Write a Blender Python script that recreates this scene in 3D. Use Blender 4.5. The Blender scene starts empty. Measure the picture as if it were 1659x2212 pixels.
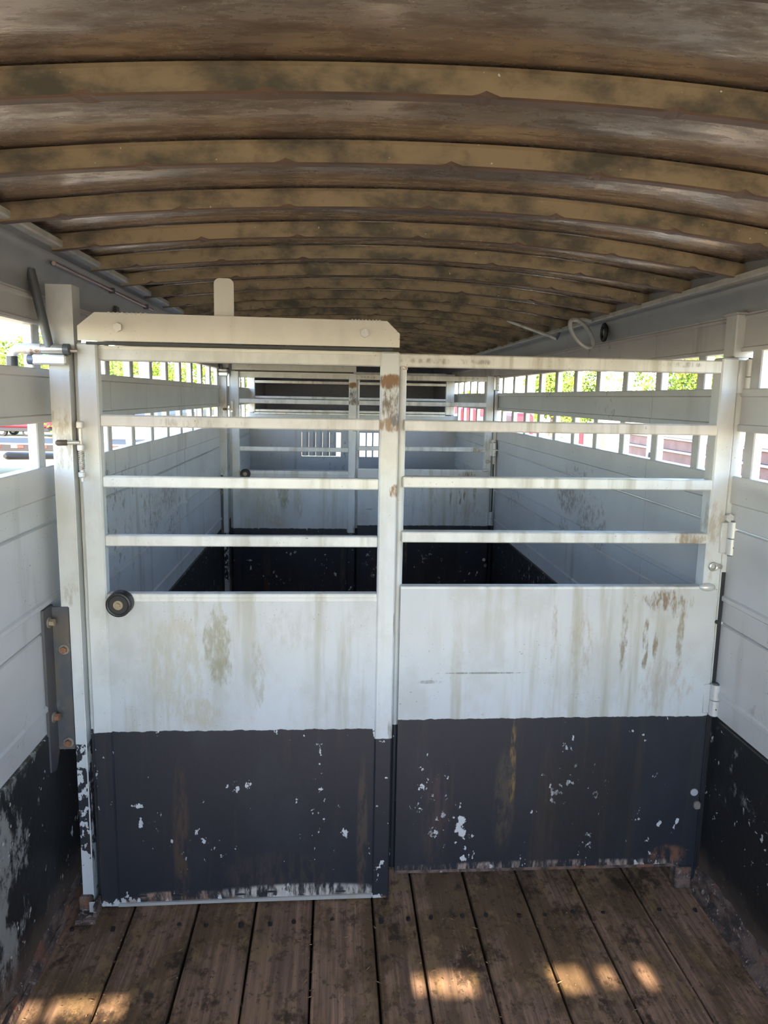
import bpy, bmesh, math, random
from mathutils import Vector, Matrix
random.seed(7)
S = bpy.context.scene
COL = S.collection
# ------------------------------------------------------------------ camera
cam_d = bpy.data.cameras.new('camera')
cam = bpy.data.objects.new('camera', cam_d); COL.objects.link(cam)
H = 1.45                                              # eye height above the trailer floor
YAW, PITCH, ROLL = math.radians(4.0098), math.radians(8.8765), math.radians(1.0531)
fw = Vector((math.sin(YAW)*math.cos(PITCH), math.cos(YAW)*math.cos(PITCH), -math.sin(PITCH)))
r0 = Vector((math.cos(YAW), -math.sin(YAW), 0)); u0 = r0.cross(fw)
rr = r0*math.cos(ROLL) + u0*math.sin(ROLL); uu = u0*math.cos(ROLL) - r0*math.sin(ROLL)
M = Matrix((rr, uu, -fw)).transposed().to_4x4(); M.translation = Vector((0, 0, H))
cam.matrix_world = M
cam_d.sensor_fit = 'VERTICAL'; cam_d.sensor_height = 36; cam_d.lens = 36*1590.36/2212
cam_d.clip_start = .02; cam_d.clip_end = 400
S.camera = cam
# ------------------------------------------------------------------ sky, sun, exposure
SUN_EL = 34.5; SUN_AZ = 2.0                           # sun stands behind the camera, shining forward
w = bpy.data.worlds.new('sky'); S.world = w; w.use_nodes = True
wn = w.node_tree; bg = wn.nodes['Background']
sky = wn.nodes.new('ShaderNodeTexSky'); sky.sky_type = 'NISHITA'
sky.sun_disc = False; sky.sun_elevation = math.radians(SUN_EL); sky.sun_rotation = math.radians(180+SUN_AZ)
sky.air_density = 1.0; sky.dust_density = .25; sky.ozone_density = 2.0
wn.links.new(sky.outputs[0], bg.inputs[0]); bg.inputs[1].default_value = 0.62
sun_d = bpy.data.lights.new('sun', 'SUN'); sun_d.energy = 9.0; sun_d.angle = math.radians(.6); sun_d.color = (1, .84, .62)
sun = bpy.data.objects.new('sun', sun_d); COL.objects.link(sun)
_e, _a = math.radians(SUN_EL), math.radians(SUN_AZ)
sun.rotation_euler = Vector((-math.sin(_a)*math.cos(_e), math.cos(_a)*math.cos(_e), -math.sin(_e))).to_track_quat('-Z', 'Y').to_euler()
sun.location = (0, -20, 15)
vs = S.view_settings; vs.view_transform = 'Standard'; vs.look = 'None'; vs.gamma = 1; vs.use_curve_mapping = False
vs.exposure = 1.38

# ------------------------------------------------------------------ material helpers
class G:
    def __init__(s, name):
        s.m = bpy.data.materials.new(name); s.m.use_nodes = True
        s.t = s.m.node_tree; s.b = s.t.nodes['Principled BSDF']
        tc = s.t.nodes.new('ShaderNodeTexCoord'); s.P = tc.outputs['Object']
        sep = s.t.nodes.new('ShaderNodeSeparateXYZ'); s.t.links.new(s.P, sep.inputs[0])
        s.x, s.y, s.z = sep.outputs
    def put(s, v, sock):
        if isinstance(v, bpy.types.NodeSocket): s.t.links.new(v, sock)
        elif isinstance(v, (tuple, list)): sock.default_value = tuple(v) if len(v) == len(sock.default_value) else tuple(v)+(1,)
        else: sock.default_value = v
    def op(s, o, a, b=0.0, clamp=False):
        n = s.t.nodes.new('ShaderNodeMath'); n.operation = o; n.use_clamp = clamp
        s.put(a, n.inputs[0]); s.put(b, n.inputs[1]); return n.outputs[0]
    def mul(s, a, b): return s.op('MULTIPLY', a, b)
    def add(s, a, b): return s.op('ADD', a, b)
    def sub(s, a, b): return s.op('SUBTRACT', a, b)
    def mx(s, a, b): return s.op('MAXIMUM', a, b)
    def scale(s, sx, sy, sz):
        n = s.t.nodes.new('ShaderNodeVectorMath'); n.operation = 'MULTIPLY'
        s.put(s.P, n.inputs[0]); n.inputs[1].default_value = (sx, sy, sz); return n.outputs[0]
    def noise(s, sc, detail=3, rough=.55, seed=0.0):
        n = s.t.nodes.new('ShaderNodeTexNoise')
        v = s.scale(*(sc if isinstance(sc, tuple) else (sc,)*3))
        if seed:
            a = s.t.nodes.new('ShaderNodeVectorMath'); s.put(v, a.inputs[0]); a.inputs[1].default_value = (seed, seed*1.7, seed*.6); v = a.outputs[0]
        s.put(v, n.inputs['Vector']); n.inputs['Scale'].default_value = 1
        n.inputs['Detail'].default_value = detail; n.inputs['Roughness'].default_value = rough
        return n.outputs[0]
    def ss(s, f, lo, hi):
        n = s.t.nodes.new('ShaderNodeMapRange'); n.interpolation_type = 'SMOOTHSTEP'
        inv = lo > hi
        s.put(f, n.inputs[0]); n.inputs[1].default_value = min(lo, hi); n.inputs[2].default_value = max(lo, hi)
        n.inputs[3].default_value = 1. if inv else 0.; n.inputs[4].default_value = 0. if inv else 1.
        return n.outputs[0]
    def mix(s, f, a, b):
        n = s.t.nodes.new('ShaderNodeMix'); n.data_type = 'RGBA'
        s.put(f, n.inputs[0]); s.put(a, n.inputs[6]); s.put(b, n.inputs[7]); return n.outputs[2]
    def blob(s, cx, cz, rx, rz, soft=.9, horiz=None):
        a = s.mul(s.sub(horiz if horiz is not None else s.x, cx), 1/rx); b = s.mul(s.sub(s.z, cz), 1/rz)
        d = s.add(s.mul(a, a), s.mul(b, b))
        return s.ss(d, 1.0, 1-soft)
    def rnd(s):
        n = s.t.nodes.new('ShaderNodeObjectInfo'); return n.outputs['Random']
    def bump(s, h, st=.3, dist=.01):
        n = s.t.nodes.new('ShaderNodeBump'); n.inputs['Strength'].default_value = st; n.inputs['Distance'].default_value = dist
        s.put(h, n.inputs['Height']); s.put(n.outputs[0], s.b.inputs['Normal'])
    def done(s, col, rough=.5, metal=0., spec=.5):
        s.put(col, s.b.inputs['Base Color']); s.put(rough, s.b.inputs['Roughness']); s.put(metal, s.b.inputs['Metallic'])
        s.b.inputs['Specular IOR Level'].default_value = spec
        return s.m

def flat(name, c, rough=.5, metal=0., var=.25, sc=25):
    g = G(name); n = g.noise(sc, 4)
    return g.done(g.mix(g.mul(g.ss(n, .35, .7), var), c, tuple(v*.55 for v in c)), rough, metal)

STAIN = (.20, .155, .095); OLIVE = (.33, .31, .22); BLACK = (.021, .024, .031)
def paint(name, base=(.60, .615, .61), bz=None, stains=(), dirt=.5, extra=None, chipz=.05, chips=.55, bias=0., metal=0., rough=.42):
    """weathered light paint; below bz it was painted black, which is chipped and stained"""
    g = G(name)
    big = g.noise((3, 3, 2.2), 3); fine = g.noise(60, 4, .65)
    c = g.mix(g.mul(g.ss(big, .35, .75), .6), base, tuple(v*.82 for v in base))
    st = g.noise((24, 24, 1.7), 4, .6); lo = g.noise((5, 5, 1.2), 2, seed=3.3)
    c = g.mix(g.mul(g.mul(g.ss(st, .44, .68), g.ss(lo, .36, .62)), dirt), c, OLIVE)
    blot = g.noise((9, 9, 6), 5, .65, seed=9.1)
    c = g.mix(g.mul(g.ss(blot, .44, .66), dirt*.55), c, (.38, .37, .33))
    for (cx, cz, rx, rz, col, k, th) in stains:
        nz = g.noise((70, 70, 22), 5, .7, seed=cx*31+cz*17)
        bl = g.blob(cx, cz, rx, rz)
        f = g.mul(g.ss(g.add(nz, g.mul(g.sub(bl, 1.), .30)), th-.06, th+.18), g.ss(bl, 0, .7))
        c = g.mix(g.mul(f, k), c, col)
    sp = g.mul(g.ss(g.noise(170, 2), .69, .73), g.ss(g.noise(7, 2, seed=5), .5, .62))
    c = g.mix(g.mul(sp, .7), c, (.11, .075, .045))
    r = rough
    if bz is not None:
        edge = g.sub(g.z, g.mul(g.sub(g.noise((30, 30, 8), 3), .5), .012))
        m = g.ss(edge, bz+.001, bz-.001)
        k = g.mix(g.mul(g.ss(g.noise((20, 20, 1.3), 4, .6, seed=7), .52, .72), .55), BLACK, (.055, .042, .032))
        k = g.mix(g.mul(g.ss(g.noise((6, 6, 3), 4, seed=8), .5, .75), .5), k, (.038, .043, .052))
        ch = g.noise((46, 46, 34), 4, .6, seed=2.2)
        lowf = g.noise((5.5, 5.5, 4), 2, seed=6)
        thr = g.add(g.mul(g.sub(.62, lowf), chips*1.05), .615-bias)
        low = g.mul(g.ss(g.z, chipz, chipz-.055), .17)
        cm = g.ss(g.sub(g.add(ch, low), thr), 0., .02)
        k = g.mix(cm, k, (.56, .57, .55))
        k = g.mix(g.mul(g.ss(g.z, .035, 0.), g.ss(g.noise(35, 4, seed=4), .5, .6)), k, (.22, .13, .08))
        if extra: k = extra(g, k)
        c = g.mix(m, c, k)
    g.bump(fine, .12, .004)
    return g.done(c, r, metal)

def blobs(*bl):
    def f(g, k):
        for (cx, cz, rx, rz, col, s_, th) in bl:
            nz = g.noise((60, 60, 14), 5, .7, seed=cx*13+cz*7)
            k = g.mix(g.mul(g.mul(g.ss(nz, th-.04, th+.16), g.ss(g.blob(cx, cz, rx, rz, 1.), 0, .9)), s_), k, col)
        return k
    return f

M = {}
M['frame'] = paint('weathered_white_frame', (.68, .675, .64), bz=None, dirt=.75, stains=((.99, 1.075, .07, .025, (.28, .20, .13), .8, .42), (.3, 1.545, .2, .012, (.22, .19, .16), .8, .48), (.93, 1.55, .1, .012, (.20, .18, .17), .8, .46), (-.35, 1.375, .2, .02, (.36, .33, .27), .7, .5)))
M['stile'] = paint('white_stile_black_foot', bz=.53, dirt=.65, chips=.42)
M['mid'] = paint('burnt_white_stile', bz=.502, dirt=.6, chips=.42, stains=(
    (.146, 1.490, .06, .026, (.19, .095, .035), 1., .30), (.148, 1.43, .036, .075, (.13, .095, .07), .95, .40),
    (.15, 1.378, .05, .026, (.25, .16, .09), .95, .36), (.166, 1.39, .022, .026, (.12, .12, .12), .9, .36),
    (.164, 1.203, .026, .025, (.22, .11, .045), 1., .40), (.172, .84, .008, .06, (.2, .18, .15), .7, .4), (.168, .52, .02, .06, (.2, .17, .13), .7, .45)))
M['sheet_a'] = paint('stained_white_sheet', (.53, .545, .55), bz=.53, dirt=.8, chips=.72, stains=(
    (-.31, .78, .055, .14, (.27, .25, .17), .75, .38), (-.30, .70, .05, .06, (.27, .25, .17), .7, .42), (-.42, .72, .12, .22, (.42, .39, .29), .55, .42),
    (-.205, .68, .03, .15, (.33, .30, .22), .6, .42), (-.36, .58, .09, .06, (.40, .36, .24), .6, .40),
    (-.1, .82, .14, .10, (.43, .42, .39), .6, .46), (-.2, .91, .25, .03, (.40, .35, .28), .7, .5)),
    extra=blobs((-.42, .2, .03, .3, (.085, .055, .035), .7, .42), (-.15, .09, .2, .09, (.065, .05, .045), .6, .45),
                (-.08, .034, .3, .03, (.55, .50, .44), .95, .44), (-.42, .03, .16, .02, (.42, .27, .19), .9, .48), (.09, .2, .02, .3, (.085, .065, .045), .7, .4)))
M['sheet_b'] = paint('rust_streaked_white_sheet', (.52, .535, .54), bz=.555, dirt=.8, chips=.68, chipz=.115, stains=(
    (.93, .90, .08, .05, (.19, .125, .07), .9, .44), (.985, .88, .05, .06, (.22, .17, .11), .8, .46), (.82, .80, .02, .16, (.21, .17, .12), .8, .46),
    (.885, .77, .014, .12, (.20, .16, .10), .9, .40), (.915, .77, .012, .06, (.20, .16, .10), .9, .40), (.985, .80, .016, .15, (.24, .20, .13), .8, .42),
    (.70, .76, .06, .2, (.36, .32, .26), .7, .48), (.62, .80, .015, .14, (.33, .29, .23), .7, .45), (.35, .72, .03, .2, (.42, .39, .33), .6, .45),
    (.42, .69, .16, .004, (.22, .21, .19), .9, .34), (.27, .665, .05, .008, (.27, .26, .24), .8, .4), (.95, .65, .12, .12, (.38, .31, .26), .6, .46)),
    extra=blobs((.52, .40, .014, .18, (.23, .15, .055), .85, .46), (.5, .30, .04, .2, (.07, .06, .045), .8, .42), (.3, .25, .05, .2, (.075, .05, .045), .6, .46), (.75, .3, .2, .25, (.02, .021, .018), .7, .4),
                (1.0, .12, .07, .04, (.19, .095, .055), .9, .45), (.62, .094, .6, .022, (.36, .28, .23), .9, .50)))
M['post'] = paint('gate_post_paint', bz=.50, dirt=.7, chips=.25, bias=.13, chipz=.2, stains=((-.69, 1.33, .06, .12, (.33, .28, .21), .75, .45), (-.69, 1.55, .05, .05, (.34, .29, .21), .7, .46), (-.69, .92, .05, .05, (.34, .31, .25), .7, .46)))
M['post_right'] = paint('hinge_post_paint', bz=.555, dirt=.5, chips=.4, stains=((1.06, .8, .06, .3, (.40, .37, .31), .6, .48), (1.06, 1.12, .05, .1, (.34, .28, .21), .7, .46)))
M['cover'] = paint('warm_lit_cover_plate', (.72, .70, .61), dirt=.22)  # warm light bounced from the ground is put into this cream tone
M['silver'] = paint('silver_hinge_paint', (.62, .62, .61), dirt=.3, metal=.3, rough=.35)
# trailer walls
def wallmat(name, base, metal=.25):
    g = G(name)
    c = g.mix(g.mul(g.ss(g.noise((2, 2.3, 3), 3), .35, .7), .5), base, tuple(v*.75 for v in base))
    c = g.mix(g.mul(g.mul(g.ss(g.noise((20, 12, 1.6), 4, .6, seed=2), .5, .7), g.ss(g.noise((3, 3, 1), 2, seed=4), .45, .65)), .55), c, (.24, .215, .18))
    f = g.mul(g.ss(g.noise((30, 26, 20), 5, .7, seed=8), .55, .66), g.ss(g.noise((2.2, 2.2, 3), 2, seed=14), .55, .66))
    c = g.mix(g.mul(f, .7), c, (.15, .10, .07))
    for (cy, cz, ry, rz, th) in ((3.39, 1.0, .2, .10, .44), (3.42, .83, .1, .08, .5), (3.15, .95, .1, .1, .5), (3.0, .93, .16, .16, .52)):
        bl = g.blob(cy, cz, ry, rz, horiz=g.y); nz = g.noise((40, 34, 34), 6, .75, seed=cy*5)
        c = g.mix(g.mul(g.mul(g.ss(nz, th-.06, th+.16), g.ss(bl, 0, .8)), .7), c, (.15, .10, .07))
    sp = g.mul(g.ss(g.noise(150, 2, seed=3), .7, .74), g.ss(g.noise(5, 2, seed=5), .5, .6))
    c = g.mix(sp, c, (.06, .05, .045))
    g.bump(g.noise((40, 6, 40), 3), .08, .004)
    return g.done(c, .42, metal)
M['wall'] = wallmat('dull_aluminium_wall', (.56, .55, .54), .1)
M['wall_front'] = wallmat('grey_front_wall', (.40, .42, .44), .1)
M['slat'] = flat('aluminium_slat', (.50, .50, .49), .4, .2)
def kickmat(name, side):
    g = G(name)
    c = g.mix(g.mul(g.ss(g.noise((6, 6, 3), 4, seed=8), .5, .75), .6), (.014, .015, .016), (.032, .034, .036))
    near = g.ss(g.y, 1.9, 1.45) if side < 0 else g.mul(g.ss(g.y, 1.9, 1.3), .12)
    wear = g.add(g.noise((14, 14, 9), 6, .72, seed=1), g.mul(near, .22))
    c = g.mix(g.mul(g.ss(wear, .60, .72), .85), c, (.33, .33, .30))
    c = g.mix(g.ss(g.add(g.noise((46, 46, 40), 3, seed=6), g.mul(g.noise(4, 2, seed=2), .25)), .80, .82), c, (.5, .5, .47))
    c = g.mix(g.mul(g.ss(g.add(g.z, g.mul(g.noise(14, 4), .14)), .24, .12), .85), c, (.13, .095, .07))
    g.bump(g.noise(40, 5, .7), .25, .006)
    return g.done(c, .5)
M['kick_left'] = kickmat('worn_black_kick_left', -1); M['kick_right'] = kickmat('worn_black_kick_right', 1)
# roof
g = G('brown_roof_skin')
n1 = g.noise((10, 30, 10), 5, .7); n2 = g.noise((2.5, 4, 2), 3, seed=4)
c = g.mix(g.ss(n1, .34, .72), (.56, .44, .335), (.22, .145, .098))
c = g.mix(g.mul(g.ss(n2, .5, .7), .5), c, (.38, .28, .2))
c = g.mix(g.ss(g.noise(75, 2, seed=2), .76, .78), c, (.5, .45, .38))
g.bump(g.noise((13, 44, 13), 5, .68, seed=1), .16, .007)
M['roof'] = g.done(c, g.add(.17, g.mul(g.ss(n1, .35, .6), .16)), .8, .8)
g = G('tarnished_bow_face')
_v = g.t.nodes.new('ShaderNodeCombineXYZ'); g.t.links.new(g.mul(g.rnd(), 40.), _v.inputs[0]); g.t.links.new(g.mul(g.rnd(), 23.), _v.inputs[2])
_a = g.t.nodes.new('ShaderNodeVectorMath'); g.t.links.new(g.P, _a.inputs[0]); g.t.links.new(_v.outputs[0], _a.inputs[1]); g.P = _a.outputs[0]
c = g.mix(g.ss(g.noise((7, 3, 12), 5, .62), .40, .66), (.33, .25, .15), (.085, .077, .057))
c = g.mix(g.mul(g.ss(g.noise((22, 8, 22), 4, seed=3), .55, .7), .5), c, (.12, .08, .05))
c = g.mix(g.ss(g.noise(85, 2, seed=7), .735, .75), c, (.65, .6, .5))
M['bow'] = g.done(c, .5)
g = G('brown_bow_lip')
c = g.mix(g.ss(g.noise((9, 9, 9), 4), .4, .65), (.135, .078, .045), (.085, .055, .036))
M['lip'] = g.done(c, .5)
M['rail'] = flat('grey_roof_rail', (.30, .31, .32), .38, .2, .3, 8)
M['rail_lip'] = flat('bright_rail_lip', (.50, .49, .45), .45, .1, .5, 20)
# floor
g = G('weathered_plank')
tcg = g.t.nodes.new('ShaderNodeTexCoord')
r = g.rnd()
gr = g.noise((85, 2.6, 20), 5, .65); gr2 = g.noise((28, 1.2, 8), 4, .6, seed=3)
c = g.mix(g.ss(gr, .34, .68), (.42, .255, .165), (.18, .112, .076))
c = g.mix(g.mul(g.ss(gr2, .42, .68), .6), c, (.085, .055, .038))
c = g.mix(g.mul(r, .4), c, (.15, .095, .065))
mud = g.noise((6.5, 3.4, 5), 6, .7, seed=6)
c = g.mix(g.mul(g.ss(mud, .43, .58), .8), c, (.125, .078, .038))
c = g.mix(g.mul(g.ss(g.noise((13, 8, 5), 6, .72, seed=9), .52, .64), .75), c, (.27, .175, .085))
c = g.mix(g.mul(g.ss(g.noise((9, 6, 5), 6, .75, seed=12), .54, .64), .85), c, (.036, .024, .016))
c = g.mix(g.mul(g.ss(g.noise((40, 30, 40), 4, .7, seed=21), .55, .64), .6), c, (.05, .033, .02))
c = g.mix(g.ss(g.noise(95, 2, seed=15), .72, .745), c, (.36, .22, .11))
g.bump(g.add(gr, g.mul(mud, 1.2)), .55, .008)
M['plank'] = g.done(c, .78, 0, .3)
M['subfloor'] = flat('dark_subfloor', (.012, .010, .009), .9)
g = G('rubble_edge')
c = g.mix(g.ss(g.noise((26, 14, 26), 5, .7), .4, .62), (.20, .135, .105), (.055, .042, .035))
c = g.mix(g.ss(g.noise(60, 3, seed=3), .62, .68), c, (.42, .38, .33))
c = g.mix(g.mul(g.ss(g.noise(12, 3, seed=5), .55, .66), .7), c, (.25, .10, .05))
g.bump(g.noise(45, 5, .75), .9, .012)
M['rubble'] = g.done(c, .85)
# metals, rubber
g = G('rusty_bracket_steel')
c = g.mix(g.ss(g.noise((10, 10, 6), 5, .65), .42, .66), (.085, .088, .10), (.125, .105, .09))
c = g.mix(g.mul(g.ss(g.noise((16, 16, 10), 5, .7, seed=4), .55, .68), .8), c, (.20, .18, .15))
M['bracket'] = g.done(c, .5, .3)
M['rust'] = flat('rusty_bolt', (.26, .12, .065), .7, 0, .8, 60)
M['washer'] = flat('dull_washer', (.28, .24, .20), .6, .2, .6, 60)
M['rubber'] = flat('black_rubber', (.018, .018, .020), .45)
M['grip'] = flat('worn_grip', (.075, .055, .04), .55, 0, .6, 40)
M['brass'] = flat('brassy_bolt', (.36, .29, .20), .45, .4, .5, 60)
M['steel'] = flat('bare_steel_tube', (.55, .53, .50), .3, .6, .5, 30)
g = G('spotted_rust_steel')
c = g.mix(g.ss(g.noise((50, 50, 50), 5, .7), .48, .6), (.55, .53, .5), (.25, .14, .08))
M['rusty_tube'] = g.done(c, .4, .4)
M['dark_steel'] = flat('dark_steel', (.10, .11, .12), .45, .3)
M['gap_shade'] = flat('dark_gap_shade', (.05, .055, .06), .6)
M['rail_red'] = flat('pink_glint_conduit', (.55, .40, .38), .25, .8)  # pink of the rail's highlight is put into the conduit colour
M['lens'] = flat('clear_lens', (.45, .52, .58), .15)
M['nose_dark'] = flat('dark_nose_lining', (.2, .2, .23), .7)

# ------------------------------------------------------------------ geometry helpers
class MB:
    def __init__(s): s.bm = bmesh.new(); s.mi = 0
    def _mark(s, f0):
        if s.mi:
            s.bm.faces.ensure_lookup_table()
            for f in list(s.bm.faces)[f0:]: f.material_index = s.mi
    def box(s, x0, x1, y0, y1, z0, z1, bev=.002):
        f0 = len(s.bm.faces)
        v = bmesh.ops.create_cube(s.bm, size=1)['verts']
        for q in v: q.co = Vector((x0+(q.co.x+.5)*(x1-x0), y0+(q.co.y+.5)*(y1-y0), z0+(q.co.z+.5)*(z1-z0)))
        if bev:
            bev = min(bev, .3*min(x1-x0, y1-y0, z1-z0))
            ed = list({e for q in v for e in q.link_edges})
            bmesh.ops.bevel(s.bm, geom=ed, offset=bev, segments=1, affect='EDGES', profile=.5)
        s._mark(f0); return s
    def cyl(s, a, b, r, n=16, r2=None, caps=True):
        f0 = len(s.bm.faces)
        a, b = Vector(a), Vector(b); d = b-a
        m = Matrix.Translation((a+b)/2) @ d.to_track_quat('Z', 'Y').to_matrix().to_4x4()
        bmesh.ops.create_cone(s.bm, cap_ends=caps, segments=n, radius1=r, radius2=r if r2 is None else r2, depth=d.length, matrix=m)
        s._mark(f0); return s
    def tube(s, pts, r, n=10):
        pts = [Vector(p) for p in pts]; f0 = len(s.bm.faces); rings = []
        ref = Vector((0, 0, 1))
        for i, p in enumerate(pts):
            t = (pts[min(i+1, len(pts)-1)]-pts[max(i-1, 0)]).normalized()
            if abs(t.dot(ref)) > .95: ref = Vector((1, 0, 0)) if abs(t.x) < .9 else Vector((0, 1, 0))
            u = t.cross(ref).normalized(); v = u.cross(t).normalized(); ref = v
            rings.append([s.bm.verts.new(p+(u*math.cos(k*2*math.pi/n)+v*math.sin(k*2*math.pi/n))*(r[i] if isinstance(r, (list, tuple)) else r)) for k in range(n)])
        for A, B in zip(rings, rings[1:]):
            for k in range(n): s.bm.faces.new((A[k], A[(k+1) % n], B[(k+1) % n], B[k]))
        s.bm.faces.new(rings[0][::-1]); s.bm.faces.new(rings[-1])
        s._mark(f0); return s
    def prism(s, poly, axis, a, b):
        """poly: list of (u,v); axis 'y' -> (x,z) profile run along y; 'x' -> (y,z); 'z' -> (x,y)"""
        f0 = len(s.bm.faces)
        def P(u, v, t): return {'y': (u, t, v), 'x': (t, u, v), 'z': (u, v, t)}[axis]
        A = [s.bm.verts.new(P(u, v, a)) for u, v in poly]; B = [s.bm.verts.new(P(u, v, b)) for u, v in poly]
        n = len(poly)
        for k in range(n): s.bm.faces.new((A[k], A[(k+1) % n], B[(k+1) % n], B[k]))
        s.bm.faces.new(A[::-1]); s.bm.faces.new(B)
        s._mark(f0); return s
    def ball(s, c, r, n=10, sx=1, sy=1, sz=1):
        f0 = len(s.bm.faces)
        bmesh.ops.create_uvsphere(s.bm, u_segments=n, v_segments=max(5, n*2//3), radius=r, matrix=Matrix.Translation(c) @ Matrix.Diagonal((sx, sy, sz, 1)))
        s._mark(f0); return s
    def build(s, name, mats, parent=None, smooth=False):
        bmesh.ops.recalc_face_normals(s.bm, faces=s.bm.faces)
        me = bpy.data.meshes.new(name)
        if parent is not None:
            p = parent; off = Vector((0, 0, 0))
            while p is not None: off += p.location; p = p.parent
            bmesh.ops.translate(s.bm, vec=-off, verts=s.bm.verts)
        s.bm.to_mesh(me); s.bm.free()
        for m in (mats if isinstance(mats, (list, tuple)) else [mats]): me.materials.append(m)
        if smooth:
            me.shade_smooth()
            try: me.set_sharp_from_angle(angle=math.radians(40))
            except Exception: pass
        o = bpy.data.objects.new(name, me); COL.objects.link(o)
        if parent is not None: o.parent = parent
        return o
def thing(name, label, cat, loc=(0, 0, 0), group=None):
    o = bpy.data.objects.new(name, None); COL.objects.link(o); o.location = loc; o.empty_display_size = .05
    o['label'] = label; o['category'] = cat
    if group: o['group'] = group
    return o
def tag(o, label, cat, group=None, kind=None):
    o['label'] = label; o['category'] = cat
    if group: o['group'] = group
    if kind: o['kind'] = kind
    return o
def struct(name, label=None, loc=(0, 0, 0)):
    o = bpy.data.objects.new(name, None); COL.objects.link(o); o.location = loc; o.empty_display_size = .05
    o['kind'] = 'structure'
    if label: o['label'] = label
    return o
def dup(o, loc=None, label=None, parent=None):
    c = o.copy(); COL.objects.link(c)
    if parent is not None: c.parent = parent
    if loc is not None: c.location = loc
    if label: c['label'] = label
    for ch in [q for q in bpy.data.objects if q.parent == o]: dup(ch, parent=c)
    return c

# ------------------------------------------------------------------ the trailer shell
XL, XR = -.745, 1.105; D = 1.95; YF = 6.64; YB = -.90

def roof_z(x): return 1.881-(.071 if x < .2 else .098)*(x-.2)**2

# floor: planks of uneven width over a dark bed
fl = struct('floor', 'weathered wooden plank floor of the trailer')
MB().box(XL-.03, XR+.03, YB, YF+.1, -.09, -.045, 0).build('floor_bed', M['subfloor'], fl)
joints = [-.742, -.555, -.378, -.212, -.048, .122, .245, .41, .576, .742, .912, 1.082]
for a, b in zip(joints, joints[1:]):
    q = MB(); gp = .0012+random.random()*.0012
    dz = random.uniform(-.003, .002)
    ny = 34; prof = []
    # plank with slightly ragged edges, crowned a little
    rows = []
    for i in range(ny+1):
        y = YB+(YF+.05-YB)*i/ny
        if i > 22: pass
        x0 = a+gp+random.uniform(0, .003); x1 = b-gp-random.uniform(0, .003)
        rows.append([q.bm.verts.new(p) for p in ((x0, y, -.04), (x0, y, dz-.006), (x0+.003, y, dz), ((x0+x1)/2, y, dz+.002), (x1-.003, y, dz), (x1, y, dz-.006), (x1, y, -.04))])
    for A, B in zip(rows, rows[1:]):
        for k in range(6): q.bm.faces.new((A[k], A[k+1], B[k+1], B[k]))
    q.bm.faces.new(rows[0]); q.bm.faces.new(rows[-1][::-1])
    q.build('plank', M['plank'], fl)
nl = MB()
for a, b in zip(joints, joints[1:]):
    for yy in (1.86, ):
        for fx in (.25, .75):
            if random.random() < .8:
                x = a+(b-a)*fx+random.uniform(-.012, .012); nl.cyl((x, yy+random.uniform(-.015, .015), -.004), (x, yy, .0045), .006, 8)
o = nl.build('nail_head', M['subfloor'], fl); o['kind'] = 'stuff'

# side walls
def side_wall(nm, x, s, kick, seams, label):
    root = struct(nm, label)
    ZS1, ZS2 = ((1.506, 1.612), (1.256, 1.369)) if s < 0 else ((1.490, 1.588), (1.252, 1.374))
    t = .028
    def bx(name, y0, y1, z0, z1, mat=M['wall'], d0=0., d1=t, bev=.003):
        a, b = x+s*(-d0), x+s*d1
        return MB().box(min(a, b), max(a, b), y0, y1, z0, z1, bev).build(name, mat, root)
    cuts = [YB]+list(seams)+[YF+.3]
    for y0, y1 in zip(cuts, cuts[1:]):
        y0 += .0012; y1 -= .0012
        # stacked extruded planks, each with its rib
        for (z0, z1) in ((.555, .832), (.832, 1.107)):
            q = MB(); X = lambda d: x-s*d
            pr = [(X(-t), z0+.002), (X(-.004), z0+.002), (X(0), z0+.005), (X(0), z0+.062), (X(.006), z0+.067), (X(.006), z0+.078), (X(0), z0+.083), (X(0), z1-.005), (X(-.004), z1-.002), (X(-t), z1-.002)]
            q.prism(pr, 'y', y0, y1).build('wall_plank', M['wall'], root)
        q = MB(); X = lambda d: x-s*d; z0 = 1.107; z1 = ZS2[0]
        q.prism([(X(-t), z0+.002), (X(-.004), z0+.002), (X(0), z0+.005), (X(0), z0+.066), (X(.006), z0+.071), (X(.006), z1-.004), (X(.003), z1), (X(-t), z1)], 'y', y0, y1).build('wall_plank', M['wall'], root)
        q = MB(); z0, z1 = ZS2[1], ZS1[0]
        q.prism([(X(-t), z0), (X(.003), z0), (X(.005), z0+.003), (X(.005), z0+.018), (X(0), z0+.021), (X(0), z1-.023), (X(.005), z1-.020), (X(.005), z1-.003), (X(.003), z1), (X(-t), z1)], 'y', y0, y1).build('middle_panel', M['wall'], root)
        q = MB(); z0, z1 = ZS1[1], 1.69
        q.prism([(X(-t), z0), (X(.005), z0), (X(.007), z0+.003), (X(.007), z0+.010), (X(.001), z0+.013), (X(0), z1-.018), (X(.005), z1-.014), (X(.005), z1-.008), (X(0), z1-.004), (X(0), z1), (X(-t), z1)], 'y', y0, y1).build('header_panel', M['wall'], root)
    bx('kick_panel', YB, YF, 0.0, .553, kick, .003, t)
    # slats across the two slots
    first = {}
    k = 0
    for (za, zb), ph in ((ZS1, 1.922), (ZS2, 1.922)) if s < 0 else ((ZS1, 2.170), (ZS2, 2.170)):
        y = ph-.2935*3
        if (za, zb) == ZS2 and s > 0: pass
        proto = None
        while y < YF-.05:
            if proto is None:
                a, b = x+s*.001, x+s*.026
                proto = MB().box(min(a, b), max(a, b), 0, .047, za-.006, zb+.006, .003)
                proto = proto.build('slat', M['slat'], root); proto.location = (0, y, 0)
            else:
                c = proto.copy(); COL.objects.link(c); c.location = (0, y, 0)
            y += .2935
    return root
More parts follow.
